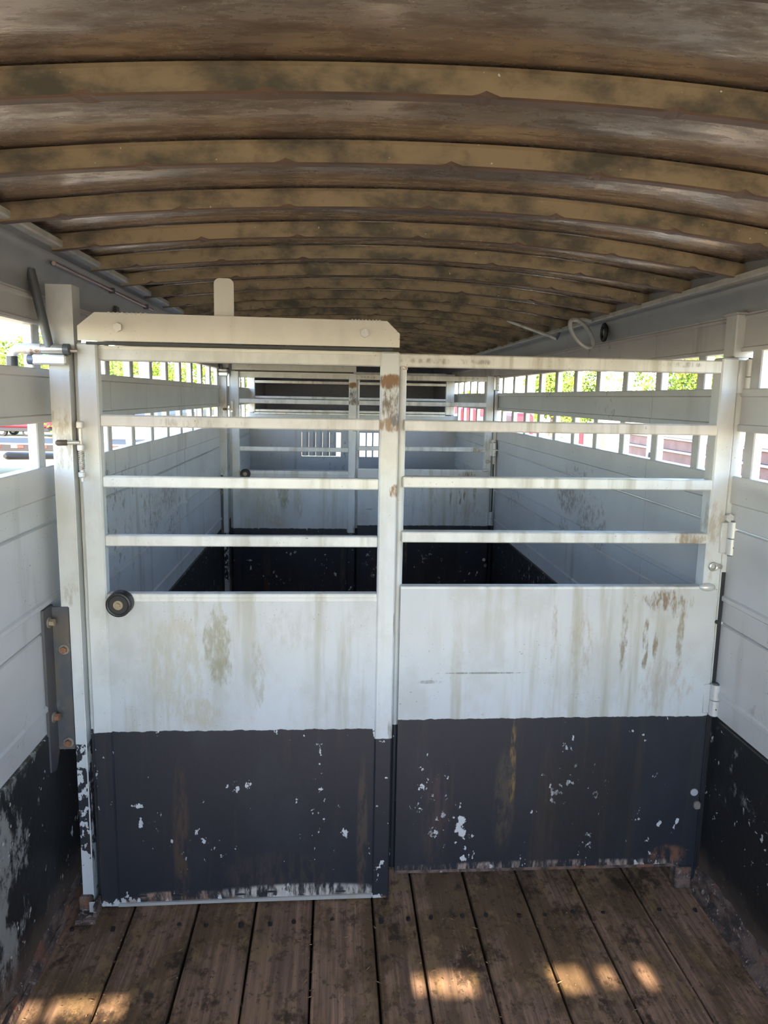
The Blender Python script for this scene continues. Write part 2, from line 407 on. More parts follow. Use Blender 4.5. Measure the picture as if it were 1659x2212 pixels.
wl = side_wall('wall_left', XL, -1, M['kick_left'], (2.55, 3.03, 5.0), 'left trailer wall of grey aluminium planks with two rows of slots')
wr = side_wall('wall_right', XR, 1, M['kick_right'], (2.52, 4.4, 5.88), 'right trailer wall of grey aluminium planks with two rows of slots')

# roof rails
def roof_rail(nm, pr, lip, label):
    root = struct(nm, label)
    MB().prism(pr, 'y', YB, YF+1.6).build('cove', M['rail'], root, True)
    MB().prism(lip, 'y', YB, YF+1.6).build('rail_lip', M['rail_lip'], root)
    return root
roof_rail('trim_1', [(-.775, 1.69), (-.745, 1.69), (-.7435, 1.712), (-.738, 1.735), (-.729, 1.757), (-.719, 1.773), (-.713, 1.784), (-.712, 1.793), (-.690, 1.797), (-.690, 1.90), (-.775, 1.90)],
          [(-.690, 1.797), (-.667, 1.797), (-.664, 1.801), (-.664, 1.813), (-.690, 1.813)], 'rounded grey rail where the left wall meets the roof')
roof_rail('trim_2', [(1.135, 1.69), (1.105, 1.69), (1.1035, 1.70), (1.099, 1.715), (1.093, 1.73), (1.086, 1.744), (1.082, 1.752), (1.081, 1.760), (1.068, 1.764), (1.068, 1.87), (1.135, 1.87)],
          [(1.068, 1.764), (1.046, 1.764), (1.043, 1.768), (1.043, 1.780), (1.068, 1.780)], 'rounded grey rail where the right wall meets the roof')

# ceiling: skin sagging a little between bows, and the bows
ce = struct('ceiling', 'arched brown metal roof carried by curved bows')
Y0, PB = 1.04, .2966
q = MB(); xs = [-.70+1.78*i/36 for i in range(37)]
nb0, nb1 = -6, 25; sub = 10
rows = []
for k in range(nb0*sub, nb1*sub+1):
    y = Y0+.015+PB*k/sub; f = (k % sub)/sub
    if y < YB: continue
    rows.append([q.bm.verts.new((x, y, roof_z(x)+.006-.010*math.sin(math.pi*f)**2-.0015*math.sin(9*x+k*.7)*math.sin(math.pi*f))) for x in xs])
top = []
for A, B in zip(rows, rows[1:]):
    for i in range(36): q.bm.faces.new((A[i], A[i+1], B[i+1], B[i]))
q.build('roof_skin', M['roof'], ce, True)
o = bpy.data.objects['roof_skin']; md = o.modifiers.new('thick', 'SOLIDIFY'); md.thickness = .0015; md.offset = 1
def bow(seed):
    rg = random.Random(seed); q = MB()
    cr = [-.58+rg.uniform(-.02, .02), -.33+rg.uniform(-.01, .01), -.09+rg.uniform(-.01, .01), .205+rg.uniform(-.01, .01), .46+rg.uniform(-.02, .02), .73+rg.uniform(-.02, .02), .93]
    N = 180; A = []
    for i in range(N+1):
        x = -.692+(1.07+.692)*i/N; z = roof_z(x); d = min(abs(x-c) for c in cr)
        up = .0075*max(0, 1-d/.018)**1.3; out = .006*max(0, 1-d/.022)
        zb = z-.034
        A.append([q.bm.verts.new(p) for p in ((x, 0, z+.002), (x, -.001, z-.004), (x, 0, zb+up), (x, .004, zb-.002+up*.4), (x, .030+out*.3, zb+.001-up*.25), (x, .031+out*.3, zb+.012), (x, .031, z+.002))])
    for a, b in zip(A, A[1:]):
        for k in range(6):
            f = q.bm.faces.new((a[k], a[k+1], b[k+1], b[k])); f.material_index = 0 if k < 2 else 1
    q.bm.faces.new(A[0]); q.bm.faces.new(A[-1][::-1])
    o = q.build('roof_bow', [M['bow'], M['lip']], ce)
    return o
bows = [bow(i) for i in range(4)]
for i, b in enumerate(bows): b.location = (0, Y0+PB*i, 0)
for i in list(range(4, 21))+[-1]:
    c = bows[i % 4].copy(); COL.objects.link(c); c.location = (0, Y0+PB*i, 0)

# unseen header added behind the camera, its openings shaped to throw floor sun patches
wb = struct('rear_light_blocker', 'unseen header and low panel added to shape the light from behind')
q = MB(); zb0, zt = 1.46, 2.02
holes = [(-.645, -.60, 1.690, 1.735), (-.575, -.40, 1.690, 1.742), (.30, .345, 1.72, 1.765), (.352, .455, 1.714, 1.770), (.65, .735, 1.714, 1.774), (.775, .812, 1.722, 1.768), (.88, .91, 1.716, 1.772)]
e = XL
for a, b, za, zb in holes:
    q.box(e, a, YB-.02, YB, zb0, zt, 0); q.box(a, b, YB-.02, YB, zb0, za, 0); q.box(a, b, YB-.02, YB, zb, zt, 0); e = b
q.box(e, XR, YB-.02, YB, zb0, zt, 0)
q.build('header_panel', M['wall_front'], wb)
MB().box(XL, XR, YB-.05, YB-.022, .02, .75, .003).build('low_light_blocker', M['wall_front'], wb)  # added unseen panel, narrows the rear opening to shape the light

# front bulkhead with the nose opening above
wf = struct('wall_front', 'grey front bulkhead with a barred nose opening, a louvre and a small window')
q = MB(); X0, X1 = XL-.03, XR+.03
LV = (-.285, .065, .912, 1.128); WN = (.235, .585, .912, 1.128)
y0, y1 = YF, YF+.03
def fb(x0, x1, z0, z1): q.box(x0, x1, y0, y1, z0, z1, 0)
fb(X0, X1, .78, LV[2]); fb(X0, LV[0], LV[2], LV[3]); fb(LV[1], WN[0], LV[2], LV[3]); fb(WN[1], X1, LV[2], LV[3]); fb(X0, X1, LV[3], 1.292)
fb(X0, X1, .552, .78)
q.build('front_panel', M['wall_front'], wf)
MB().box(XL, XR, YF-.003, YF, 0, .55, 0).build('kick_panel', M['kick_right'], wf)
MB().box(XL, XR, YF-.02, YF, .765, .79, .002).build('shelf_edge', M['frame'], wf)
f = MB(); f.box(-.76, -.693, YF-.03, YF+.02, 1.30, 1.66, .003); f.box(1.0, 1.075, YF-.03, YF+.02, 1.30, 1.66, .003)
f.build('opening_frame', M['frame'], wf)
for za, zb in ((1.553, 1.576), (1.420, 1.441), (1.304, 1.324), (1.642, 1.664)):
    MB().box(-.693, 1.0, YF-.025, YF, za, zb, .002).build('opening_bar', M['frame'], wf)
MB().box(-.70, 1.0, YF-.02, YF+.01, 1.283, 1.299, .002).build('sill_bar', M['frame'], wf)
for xx in (-.475, .23, .42):
    MB().box(xx-.05, xx+.05, YF-.035, YF-.018, 1.284, 1.300, .003).build('hinge', M['steel'], wf)
for i in range(5):                                   # louvre blades, the last gap left open
    xa = LV[0]+.0615*i
    MB().prism([(xa+.003, YF-.004), (xa+.042, YF-.004), (xa+.052, YF+.006), (xa+.0625, YF+.008), (xa+.0625, YF+.020), (xa+.003, YF+.020)], 'z', LV[2]+.004, LV[3]+.02).build('louvre_blade', M['wall_front'], wf)
for i in range(1, 6):
    xa = WN[0]+.0585*i
    MB().box(xa-.007, xa+.007, YF+.004, YF+.02, LV[2], LV[3], .002).build('window_bar', M['wall_front'], wf)
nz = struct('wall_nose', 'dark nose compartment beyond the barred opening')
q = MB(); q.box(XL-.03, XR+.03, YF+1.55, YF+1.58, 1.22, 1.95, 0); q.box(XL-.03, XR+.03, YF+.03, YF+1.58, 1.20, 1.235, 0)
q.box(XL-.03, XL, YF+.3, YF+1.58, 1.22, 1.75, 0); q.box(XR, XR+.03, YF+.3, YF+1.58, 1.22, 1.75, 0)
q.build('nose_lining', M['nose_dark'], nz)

# rubble covered angles along the wall feet
def rubble_strip(nm, x, s, w, h, label):
    q = MB(); rg = random.Random(5); rows = []
    n = 160
    for i in range(n+1):
        y = YB+(4.5-YB)*i/n
        rows.append([q.bm.verts.new((x-s*d, y, z)) for d, z in ((0, h+rg.uniform(-.012, .012)), (.006+rg.uniform(0, .004), h*.8+rg.uniform(-.012, .01)), (w*.4, h*.35+rg.uniform(-.008, .01)), (w*.75, .014+rg.uniform(-.004, .008)), (w, .006+rg.uniform(-.003, .004)), (w, -.03), (0, -.03))])
    for A, B in zip(rows, rows[1:]):
        for k in range(6): q.bm.faces.new((A[k], A[k+1], B[k+1], B[k]))
    q.bm.faces.new(rows[0]); q.bm.faces.new(rows[-1][::-1])
    o = q.build(nm, M['rubble'], None, True); o['kind'] = 'structure'; o['label'] = label
rubble_strip('baseboard_right', XR-.003, 1, .026, .085, 'rusty dirt covered edge along the right wall foot')
rubble_strip('baseboard_left', XL+.003, -1, .016, .05, 'rusty dirt covered edge along the left wall foot')

# ------------------------------------------------------------------ divider gates (swinging frame + sliding half)
def hexbolt(q, c, r, d, n=6):
    q.cyl(c, (c[0], c[1]-d, c[2]), r, n)
def make_gate():
    t = thing('divider_gate', 'full-width swinging divider gate in front, white over black, with hinges at its right', 'gate', (0, D, 0), 'divider gates')
    yF = D+.002; yB = D+.052
    MB().box(-.600, 1.046, D+.004, D+.046, 1.529, 1.563, .003).build('top_rail', M['frame'], t)
    MB().box(-.600, .125, D+.002, D+.012, 1.557, 1.566, .001).build('track_lip', M['cover'], t)
    for za, zb in ((1.362, 1.391), (1.211, 1.240), (1.061, 1.090)):
        MB().box(.186, 1.046, yF, yB-.01, za, zb, .003).build('rail', M['frame'], t)
    MB().box(1.041, 1.090, D, D+.05, .03, 1.571, .004).build('hinge_stile', M['post_right'], t)
    MB().box(-.662, -.645, D+.012, D+.05, .02, 1.562, .002).build('latch_stile', M['stile'], t)
    q = MB(); q.cyl((.181, D+.03, .085), (.181, D+.03, 1.527), .0115, 16); q.build('round_stile', M['stile'], t, True)
    MB().cyl((.181, D+.03, 1.522), (.181, D+.03, 1.530), .0135, 14).build('stile_cap', M['rusty_tube'], t)
    q = MB(); q.box(.186, 1.083, D-.003, D-.0002, .085, .932, .0008); q.build('sheet_panel', M['sheet_b'], t)
    MB().box(.186, 1.042, D-.002, D+.030, .926, .939, .002).build('sheet_top_edge', M['frame'], t)
    q = MB(); q.box(.186, 1.034, D-.004, D+.024, .079, .090, .002); q.build('sheet_bottom_edge', M['rubble'], t)
    # cover plate over the slide track
    q = MB(); q.prism([(-.637, 1.576), (-.637, 1.611), (-.594, 1.645), (.134, 1.641), (.167, 1.610), (.167, 1.576)], 'y', D-.028, D-.022)
    cp = q.build('cover_plate', M['cover'], t)
    for bxx in (-.537, .077):
        b = MB(); hexbolt(b, (bxx, D-.028, 1.609), .0112, .010); b.build('bolt', M['silver'], cp)
    for a, b_ in ((-.56, -.47), (.045, .115)):
        m = MB()
        for i in range(9): m.ball((a+(b_-a)*i/8, D-.025, 1.643-.003*((a+(b_-a)*i/8)+.55)/.7), .0042, 6)
        m.build('weld_bead', M['cover'], cp)
    q = MB(); pts = [(-.302, 1.60), (-.302, 1.722)]
    for k in range(7): a_ = math.pi-math.pi/2*k/6; pts.append((-.288+.014*math.cos(a_), 1.722+.014*math.sin(a_)))
    for k in range(7): a_ = math.pi/2-math.pi/2*k/6; pts.append((-.267+.014*math.cos(a_), 1.722+.014*math.sin(a_)))
    pts += [(-.253, 1.60)]
    q.prism(pts, 'y', D-.018, D-.012).build('stop_tab', M['cover'], t)
    MB().box(-.62, .15, D-.022, D+.006, 1.567, 1.574, .001).build('track_gap_strip', M['gap_shade'], t)  # dark strip: shade of the gap under the cover plate put into colour
    # three barrel hinges
    for (zc, hx) in ((1.521, 1.116), (1.080, 1.106), (.608, 1.098)):
        h = MB(); h.cyl((hx, D-.012, zc+.001), (hx, D-.012, zc+.046), .0135, 18); h.cyl((hx, D-.012, zc-.046), (hx, D-.012, zc-.0015), .0135, 18)
        h.box(hx-.03, hx-.004, D-.006, D+.004, zc-.044, zc+.044, .002)
        ho = h.build('hinge', M['silver'], t, True)
        hp = MB(); hp.cyl((hx, D-.012, zc-.05), (hx, D-.012, zc+.05), .0095, 12); hp.cyl((hx-.001, D-.0265, zc-.025), (hx-.001, D-.0235, zc-.025), .0022, 8)
        hp.build('hinge_pin', M['dark_steel'], ho)
    b = MB(); hexbolt(b, (1.094, D-.002, 1.137), .012, .012); b.build('bolt', M['silver'], t)
    b = MB(); b.tube([(1.062+.010*math.cos(k*math.pi/6), D-.008, .998+.010*math.sin(k*math.pi/6)) for k in range(13)], .0035, 8); b.cyl((1.073, D, .998), (1.083, D-.012, .998), .007, 8); b.build('eye_bolt', M['steel'], t)
    b = MB(); b.ball((1.052, D-.002, .938), .016, 12, 1.5, .8, .75); b.build('sheet_end_cap', M['silver'], t, True)
    b = MB(); b.cyl((1.089, D-.0042, .836), (1.089, D+.002, .836), .0055, 10); b.build('bolt_hole', M['rubber'], t)
    b = MB(); b.cyl((1.066, D-.006, .318), (1.066, D+.002, .318), .011, 14); b.build('white_button', M['silver'], t)
    b = MB(); b.box(1.068, 1.088, D-.014, D+.004, .265, .29, .006); b.build('keeper', M['washer'], t)
    MB().box(1.034, 1.085, D-.002, D+.045, .002, .078, .006).build('foot_block', M['rubble'], t)
    # gap cover strip by the hinge post
    # ---- sliding half
    s = thing('sliding_gate', 'sliding left half of the front gate, with round black bumper', 'gate', (0, D, 0), 'sliding gate halves')
    y0 = D-.012
    MB().box(-.648, -.597, y0, y0+.035, .004, 1.571, .004).build('stile', M['stile'], s)
    MB().box(.121, .170, y0, y0+.035, .007, 1.566, .004).build('stile', M['mid'], s)
    for za, zb in ((1.362, 1.392), (1.205, 1.234), (1.049, 1.078)):
        MB().box(-.597, .121, y0+.004, y0+.030, za, zb, .003).build('rail', M['frame'], s)
    MB().box(-.598, .122, y0+.007, y0+.012, .012, .914, .0008).build('sheet_panel', M['sheet_a'], s)
    q = MB(); q.box(-.597, .121, y0+.004, y0+.032, .908, .920, .002); q.box(-.597, .121, y0+.003, y0+.010, .8985, .9095, .001); q.build('sheet_top_edge', M['frame'], s)
    q = MB(); q.prism([(-.6, .004), (-.6, .013), (-.3, .017), (.12, .022), (.12, .010), (-.3, .008)], 'y', y0+.001, y0+.02); q.build('sheet_bottom_edge', paint_crust, s)
    bm_ = MB(); cx, cz = -.559, .899
    for ra, rb, ya, yb in ((.0335, .0325, 0, .022), (.0325, .027, .022, .030)):
        bm_.cyl((cx, y0-ya, cz), (cx, y0-yb, cz), ra, 28, rb)
    bm_.tube([(cx+.0285*math.cos(k*math.pi/12), y0-.029, cz+.0285*math.sin(k*math.pi/12)) for k in range(25)], .0045, 8)
    bu = bm_.build('bumper', M['rubber'], s, True)
    b = MB(); b.cyl((cx, y0-.028, cz), (cx, y0-.033, cz), .0125, 18); hexbolt(b, (cx, y0-.032, cz), .007, .007); b.build('bumper_bolt', M['brass'], bu)
    # small rust holes along the foot
    rg = random.Random(3)
    for xx in (-.53, -.43, -.26, -.16, .035):
        MB().ball((xx+rg.uniform(-.01, .01), y0+.0065, .033+rg.uniform(-.004, .004)), .013, 7, 1.3, .1, .26).build('rust_hole', M['rubber'], s)
    return t, s
paint_crust = paint('crusted_edge', (.42, .41, .38), dirt=.8)
gate1, slide1 = make_gate()
G2 = Vector((-.022, 2.98, .032))
gate2 = dup(gate1, Vector((0, D, 0))+G2, 'far swinging divider gate seen through the bars of the front one')
slide2 = dup(slide1, Vector((0, D, 0))+G2, 'sliding left half of the far gate, seen between the front rails')

# posts
def post_left():
    t = thing('gate_post', 'tall white post left of the front gate with rusty bolted angle bracket, chipped foot', 'post', (0, D, 0), 'gate posts')
    q = MB(); q.prism([(-.714, .886), (-.714, 1.711), (-.650, 1.711), (-.650, 1.55), (-.664, 1.55), (-.664, -.02), (-.694, -.02), (-.694, .886)], 'y', D-.016, D+.04)
    q.build('post_body', M['post'], t)
    MB().box(-.667, -.664, D-.019, D-.015, .05, 1.5, .0008).build('post_seam', M['frame'], t)
    q = MB(); q.box(-.745, -.6955, D-.018, D-.011, .487, .888, .0015)
    q.prism([(D-.075, .45), (D-.075, .893), (D-.011, .893), (D-.011, .487), (D-.04, .44)], 'x', -.7445, -.7375)
    br = q.build('angle_bracket', M['bracket'], t)
    for (x, z) in ((-.711, .771), (-.711, .508)):
        b = MB(); b.cyl((x, D-.018, z), (x, D-.021, z), .0135, 16); b.build('washer', M['washer'], br)
        b = MB(); hexbolt(b, (x, D-.021, z), .0095, .009); b.build('bolt', M['rust'], br)
    for (y, z, m) in ((D-.045, .853, 'brass'), (D-.045, .592, 'rust')):
        b = MB(); b.cyl((-.7375, y, z), (-.734, y, z), .014, 16); b.build('washer', M['washer'], br)
        b = MB(); b.cyl((-.734, y, z), (-.7215, y, z), .010, 6); b.build('bolt', M[m], br)
    # bent rusty shoe at the foot
    q = MB(); q.box(-.703, -.645, D-.075, D-.012, -.004, .012, .004); q.box(-.703, -.665, D-.03, D-.012, .0, .05, .004); q.box(-.654, -.646, D-.06, D-.012, .0, .045, .002)
    sh = q.build('post_shoe', M['rubble'], t)
    MB().box(-.671, -.650, D-.04, D-.036, .008, .042, .002).build('shoe_tab', M['silver'], sh)
    return t
def post_right():
    t = thing('gate_post', 'white square post carrying the hinges at right of the front gate', 'post', (0, D, 0), 'gate posts')
    MB().box(1.0915, 1.133, D+.020, D+.075, -.02, 1.575, .003).box(1.080, 1.133, D+.016, D+.075, 1.574, 1.688, .003).build('post_body', M['post_right'], t)
    MB().box(1.0915, 1.112, D+.004, D+.0195, .03, 1.50, .002).build('filler_strip', M['post_right'], t)
    MB().box(1.072, 1.138, D+.010, D+.08, 1.686, 1.693, .002).build('post_cap', M['wall'], t)
    MB().box(1.094, 1.1045, D+.001, D+.0055, .06, .98, .001).build('gap_shade_strip', M['rubber'], t)  # black strip paints the shade of the gap beside the hinge stile
    return t
p1 = post_left(); p2 = post_right()
dup(p1, Vector((0, D, 0))+G2+Vector((-.012, 0, -.0)), 'white post left of the far gate with dark angle bracket beside it')
dup(p2, Vector((0, D, 0))+G2+Vector((.008, 0, 0)), 'hinge post at the right end of the far gate')
bpy.context.view_layer.update()

# slam latch through the left slot
t = thing('slam_latch', 'steel tube slam latch with black bent handle, high on the near left post', 'latch', (-.72, D-.05, 1.55), 'slam latches')
yl = D-.035
q = MB(); q.cyl((-.775, yl, 1.552), (-.667, yl, 1.552), .0125, 18); q.build('tube', M['steel'], t, True)
q = MB(); q.cyl((-.755, yl, 1.552), (-.722, yl, 1.552), .0135, 18); q.build('sleeve', M['rusty_tube'], t, True)
q = MB(); q.cyl((-.669, yl, 1.552), (-.655, yl, 1.552), .0142, 18); q.build('end_collar', M['dark_steel'], t, True)
q = MB(); q.box(-.744, -.662, yl-.012, yl+.014, 1.514, 1.5385, .004); q.build('latch_body', M['silver'], t)
q = MB(); q.cyl((-.756, yl, 1.526), (-.741, yl, 1.526), .012, 16); q.build('guide_ring', M['dark_steel'], t, True)
el = [(-.770, yl, 1.552)]+[(-.772-.022*math.sin(k*math.pi/12), yl, 1.530+.022*math.cos(k*math.pi/12)) for k in range(1, 7)]+[(-.795, yl, 1.50), (-.796, yl, 1.44)]
q = MB(); q.tube(el, .0118, 14); h = q.build('handle', M['steel'], t, True)
q = MB(); q.cyl((-.7945, yl, 1.533), (-.796, yl, 1.425), .0138, 14); q.build('grip', M['rubber'], h, True)
q = MB(); q.tube([(-.703, yl-.002, 1.556), (-.713, yl-.006, 1.62), (-.735, yl-.012, 1.74)], .0112, 12); q.build('lever', M['dark_steel'], t, True)
q = MB(); q.cyl((-.658, yl+.008, 1.55), (-.640, yl+.012, 1.55), .005, 10); q.build('bolt', M['steel'], t, True)
dup(t, t.location+G2+Vector((0, 0, .02)), 'small slam latch on the far left post')
# spring latch
t = thing('spring_latch', 'spring-loaded pull latch with brown tipped handle between near post and gate', 'latch', (-.64, D-.02, 1.3), 'spring latches')
ys = D-.03
for za, zb in ((1.357, 1.376), (1.232, 1.248), (1.300, 1.318)):
    MB().box(-.648, -.633, ys-.007, ys+.012, za, zb, .003).build('guide_block', M['silver'], t)
MB().cyl((-.6395, ys, 1.222), (-.6395, ys, 1.375), .0042, 10).build('latch_rod', M['rusty_tube'], t, True)
q = MB(); q.tube([(-.6395+.0065*math.cos(k*.7), ys+.0065*math.sin(k*.7), 1.250+.0485*k/90) for k in range(91)], .0016, 6); q.build('spring', M['steel'], t, True)
hh = MB().cyl((-.640, ys-.006, 1.322), (-.672, ys-.008, 1.3215), .0052, 10).build('handle', M['steel'], t, True)
q = MB(); q.tube([(-.669, ys-.008, 1.3215), (-.672, ys-.008, 1.3215), (-.694, ys-.009, 1.3210), (-.698, ys-.009, 1.3210)], [.005, .0073, .0075, .0045], 12); q.build('rubber_tip', M['grip'], hh, True)
dup(t, t.location+G2, 'small spring latch on the far left post')

# right roof rail fittings
t = thing('holdback_arm', 'long thin brace with an oval ring hanging under the right roof rail', 'brace', (1.05, 3.4, 1.75))
q = MB(); q.tube([(.806, 3.5, 1.812), (.83, 3.5, 1.806), (1.02, 3.5, 1.747), (1.047, 3.5, 1.736)], [.003, .006, .0075, .006], 8); q.build('arm', M['frame'], t, True)
q = MB(); q.tube([(1.047, 3.5, 1.735), (1.056, 3.47, 1.775)], .006, 8); q.build('link', M['dark_steel'], t, True)
R_ = []
for k in range(33):
    a_ = k*math.pi/16; u_, v_ = .072*math.cos(a_), .030*math.sin(a_)
    R_.append((1.000+.77*u_+.64*v_, 3.0+.03*math.cos(a_), 1.719-.64*u_+.77*v_))
q = MB(); q.tube(R_, .0085, 8); q.build('ring', M['rail_lip'], t, True)
q = MB(); q.tube([(1.047, 3.02, 1.770), (1.00, 3.0, 1.775), (.960, 2.98, 1.768)], .007, 8); q.build('hook', M['frame'], t, True)
t = thing('marker_lamp', 'small round lamp in black ring on the right roof rail', 'lamp', (1.09, 2.96, 1.72))
q = MB(); q.tube([(1.080, 2.965+.022*math.cos(k*math.pi/10), 1.722+.030*math.sin(k*math.pi/10)) for k in range(21)], .0085, 8); q.build('bezel', M['rubber'], t, True)
q = MB(); q.ball((1.086, 2.965, 1.722), .022, 14, .35, 1, 1); q.build('lens', M['lens'], t, True)
t = thing('wire_conduit', 'thin conduit with a painted pink glint, clipped along the left roof rail', 'pipe', (-.71, 2.5, 1.77))
q = MB(); q.cyl((-.706, 1.98, 1.768), (-.706, 3.0, 1.768), .0055, 10); q.build('conduit', M['rail_red'], t, True)
for yy in (2.47, 2.9): MB().box(-.716, -.698, yy, yy+.012, 1.760, 1.777, .002).build('clip', M['dark_steel'], t)
t = MB().box(-.7445, -.728, 2.60, 2.63, 1.70, 1.735, .002).build('clearance_block', M['dark_steel']); tag(t, 'small dark block on the left header near the conduit', 'bracket')

# debris on the planks
rg = random.Random(11); q = MB()
for i in range(900):
    x = rg.uniform(-.73, 1.06); y = rg.uniform(1.3, 2.1) if i < 700 else rg.uniform(2.1, 3)
    if rg.random() < .35:
        j = min(joints[1:-1], key=lambda v: abs(v-x)); x = j+rg.gauss(0, .012)
    if y > D-.09 and y < D+.07: continue
    a_ = rg.uniform(0, math.pi); L_ = rg.choice((.002, .003, .004, .005, .011)); W_ = rg.uniform(.0007, .0022); z = .004
    dx, dy = math.cos(a_)*L_, math.sin(a_)*L_; ex, ey = -math.sin(a_)*W_, math.cos(a_)*W_
    v = [q.bm.verts.new(p) for p in ((x-dx, y-dy, z), (x+ex, y+ey, z+.001), (x+dx, y+dy, z+.0005), (x-ex, y-ey, z+.0002), (x, y, z+.0022))]
    for a, b in ((0, 1), (1, 2), (2, 3), (3, 0)): q.bm.faces.new((v[a], v[b], v[4]))
g = G('straw_bits'); c = g.mix(g.ss(g.noise(45, 2), .4, .62), (.07, .045, .025), (.30, .19, .09)); M['straw'] = g.done(c, .8)
tag(q.build('straw_litter', M['straw']), 'scattered straw bits and wood chips on the planks', 'litter', kind='stuff')

# ------------------------------------------------------------------ outside
GZ = -.62
g = G('tan_gravel_yard'); c = g.mix(g.ss(g.noise(.6, 5), .4, .65), (.44, .34, .18), (.37, .285, .155)); M['ground'] = g.done(c, .95)
q = MB(); q.box(-90, 90, -60, 120, GZ-.1, GZ, 0); o = q.build('ground', M['ground']); o['kind'] = 'structure'; o['label'] = 'sunlit tan gravel yard outside'
g = G('leaf_green'); c = g.mix(g.rnd(), (.25, .33, .025), (.33, .38, .04)); c = g.mix(g.ss(g.noise(1.6, 3), .4, .6), c, (.12, .20, .03)); M['leaf'] = g.done(c, .7)
M['bark'] = flat('bark', (.16, .12, .09), .9)
def make_tree(seed, h, r):
    rg = random.Random(seed)
    t = thing('broadleaf_tree', '', 'tree', (0, 0, GZ), 'trees beyond the yard')
    q = MB(); q.tube([(0, 0, GZ), (.1, 0, GZ+h*.3), (0, .05, GZ+h*.7)], [.16, .12, .04], 8)
    for k in range(5):
        a_ = k*1.256+rg.random(); q.tube([(.05, 0, GZ+h*.3), (math.cos(a_)*r*.35, math.sin(a_)*r*.35, GZ+h*.5), (math.cos(a_)*r*.7, math.sin(a_)*r*.7, GZ+h*.65)], [.07, .05, .02], 6)
    q.build('trunk', M['bark'], t)
    q = MB(); cl = [(rg.gauss(0, .45)*r, rg.gauss(0, .45)*r, GZ+h*(.28+.62*rg.random()), r*rg.uniform(.28, .45)) for _ in range(16)]
    for i in range(5200):
        cx, cy, cz, cr = cl[i % 16]
        d = Vector((rg.gauss(0, 1), rg.gauss(0, 1), rg.gauss(0, 1))).normalized()*cr*rg.uniform(.6, 1.05)
        p = Vector((cx, cy, cz))+d
        if p.z < GZ+.1: continue
        u = Vector((rg.gauss(0, 1), rg.gauss(0, 1), rg.gauss(0, 1))).normalized(); v = u.orthogonal().normalized(); s_ = rg.uniform(.07, .13)
        q.bm.faces.new([q.bm.verts.new(p+u*s_*a+v*s_*.6*b) for a, b in ((-1, 0), (0, 1), (1, 0), (0, -1))])
    o = q.build('foliage', M['leaf'], t); o['kind'] = 'stuff'
    return t
protoA = make_tree(1, 5.2, 2.9); protoB = make_tree(2, 4.0, 2.0)
TREES = [(protoA, (-20.2, 48), 1.2, 'bushy green tree farthest left, crown showing beside the bent latch handle'),
         (protoA, (-11.3, 34), .95, 'green tree seen in the upper left slots just right of the near post'),
         (protoA, (-15.9, 58), 1.1, 'green tree behind the pale pole in the upper left slots'),
         (protoA, (-9.6, 46), 1.0, 'green tree in the upper left slots beside the far post'),
         (protoA, (-6.9, 57), 1.0, 'green tree at the far end of the upper left slots'),
         (protoB, (11.9, 40), .92, 'small round tree left of a pair in the upper right slots'),
         (protoB, (14.7, 44), .98, 'small round tree right of a pair in the upper right slots'),
         (protoA, (18.7, 39), 1.05, 'large yellow green tree in the upper right slot nearest the right post'),
         (protoB, (8.4, 48), .6, 'low far bush beyond the far gate at right')]
used = set()
for i, (pr, (x, y), sc, lab) in enumerate(TREES):
    o = pr if pr.name not in used else dup(pr)
    used.add(pr.name); o.location = (x, y, GZ); o.scale = (sc, sc, sc); o.rotation_euler = (0, 0, i*1.1); o['label'] = lab
M['white'] = flat('white_paint', (.72, .72, .72), .5); M['pole'] = flat('pale_pole', (.55, .50, .46), .7)
M['redpaint'] = flat('red_paint', (.30, .012, .022), .4); M['maroon'] = flat('maroon_paint', (.09, .012, .022), .5)
M['tape_red'] = flat('red_tape', (.45, .025, .015), .4); M['dark_deck'] = flat('dark_deck', (.022, .018, .018), .7); M['blacktarp'] = flat('black_tarp', (.015, .015, .018), .6)
M['oxide'] = flat('red_oxide_board', (.34, .19, .155), .7, 0, .7, 6); M['ledge'] = flat('pale_ledge', (.62, .58, .60), .5)
M['orangewood'] = flat('orange_board', (.55, .28, .10), .7); M['tyre'] = flat('tyre', (.02, .02, .022), .8); M['zinc'] = flat('grey_pipe', (.42, .41, .43), .5)
def pole(x, y, h, lab, arms, mat='pole'):
    t = thing('utility_pole', lab, 'pole', (x, y, GZ))
    q = MB(); q.cyl((x, y, GZ), (x, y, GZ+h), .13, 10, .09); q.build('mast', M[mat], t)
    for a_ in arms: MB().box(x-a_[0], x+a_[0], y-.06, y+.06, GZ+a_[1], GZ+a_[1]+.12, .01).build('crossarm', M[mat], t)
    return t
t = pole(-7.53, 30, 7, 'pale utility pole with crossarm among trees in the upper left slots', [(.7, 2.6)])
t = pole(8.9, 33, 7, 'pale orange utility pole with transformer in the upper right slots', [(.5, 3.2)])
q = MB(); q.cyl((8.66, 32.8, GZ+2.1), (8.66, 32.8, GZ+2.8), .18, 12); q.build('transformer', M['orangewood'], t, True)
t = thing('street_lamp', 'distant thin street lamp against the sky in the upper right slots', 'lamp', (12.6, 34, GZ))
MB().cyl((12.55, 34, GZ), (12.55, 34, 2.27), .04, 8).build('mast', M['zinc'], t); MB().box(12.52, 12.9, 33.95, 34.05, 2.26, 2.32, .01).build('lamp_head', M['zinc'], t)

def wheels(t, xs, y0, y1, r, z):
    for x in xs:
        for y in (y0, y1):
            q = MB(); q.cyl((x-.0, y-.11, z), (x, y+.11, z), r, 20); wo = q.build('wheel', M['tyre'], t, True)
            q = MB(); q.cyl((x, y-.125, z), (x, y+.125, z), r*.5, 14); q.build('rim', M['white'], wo, True)
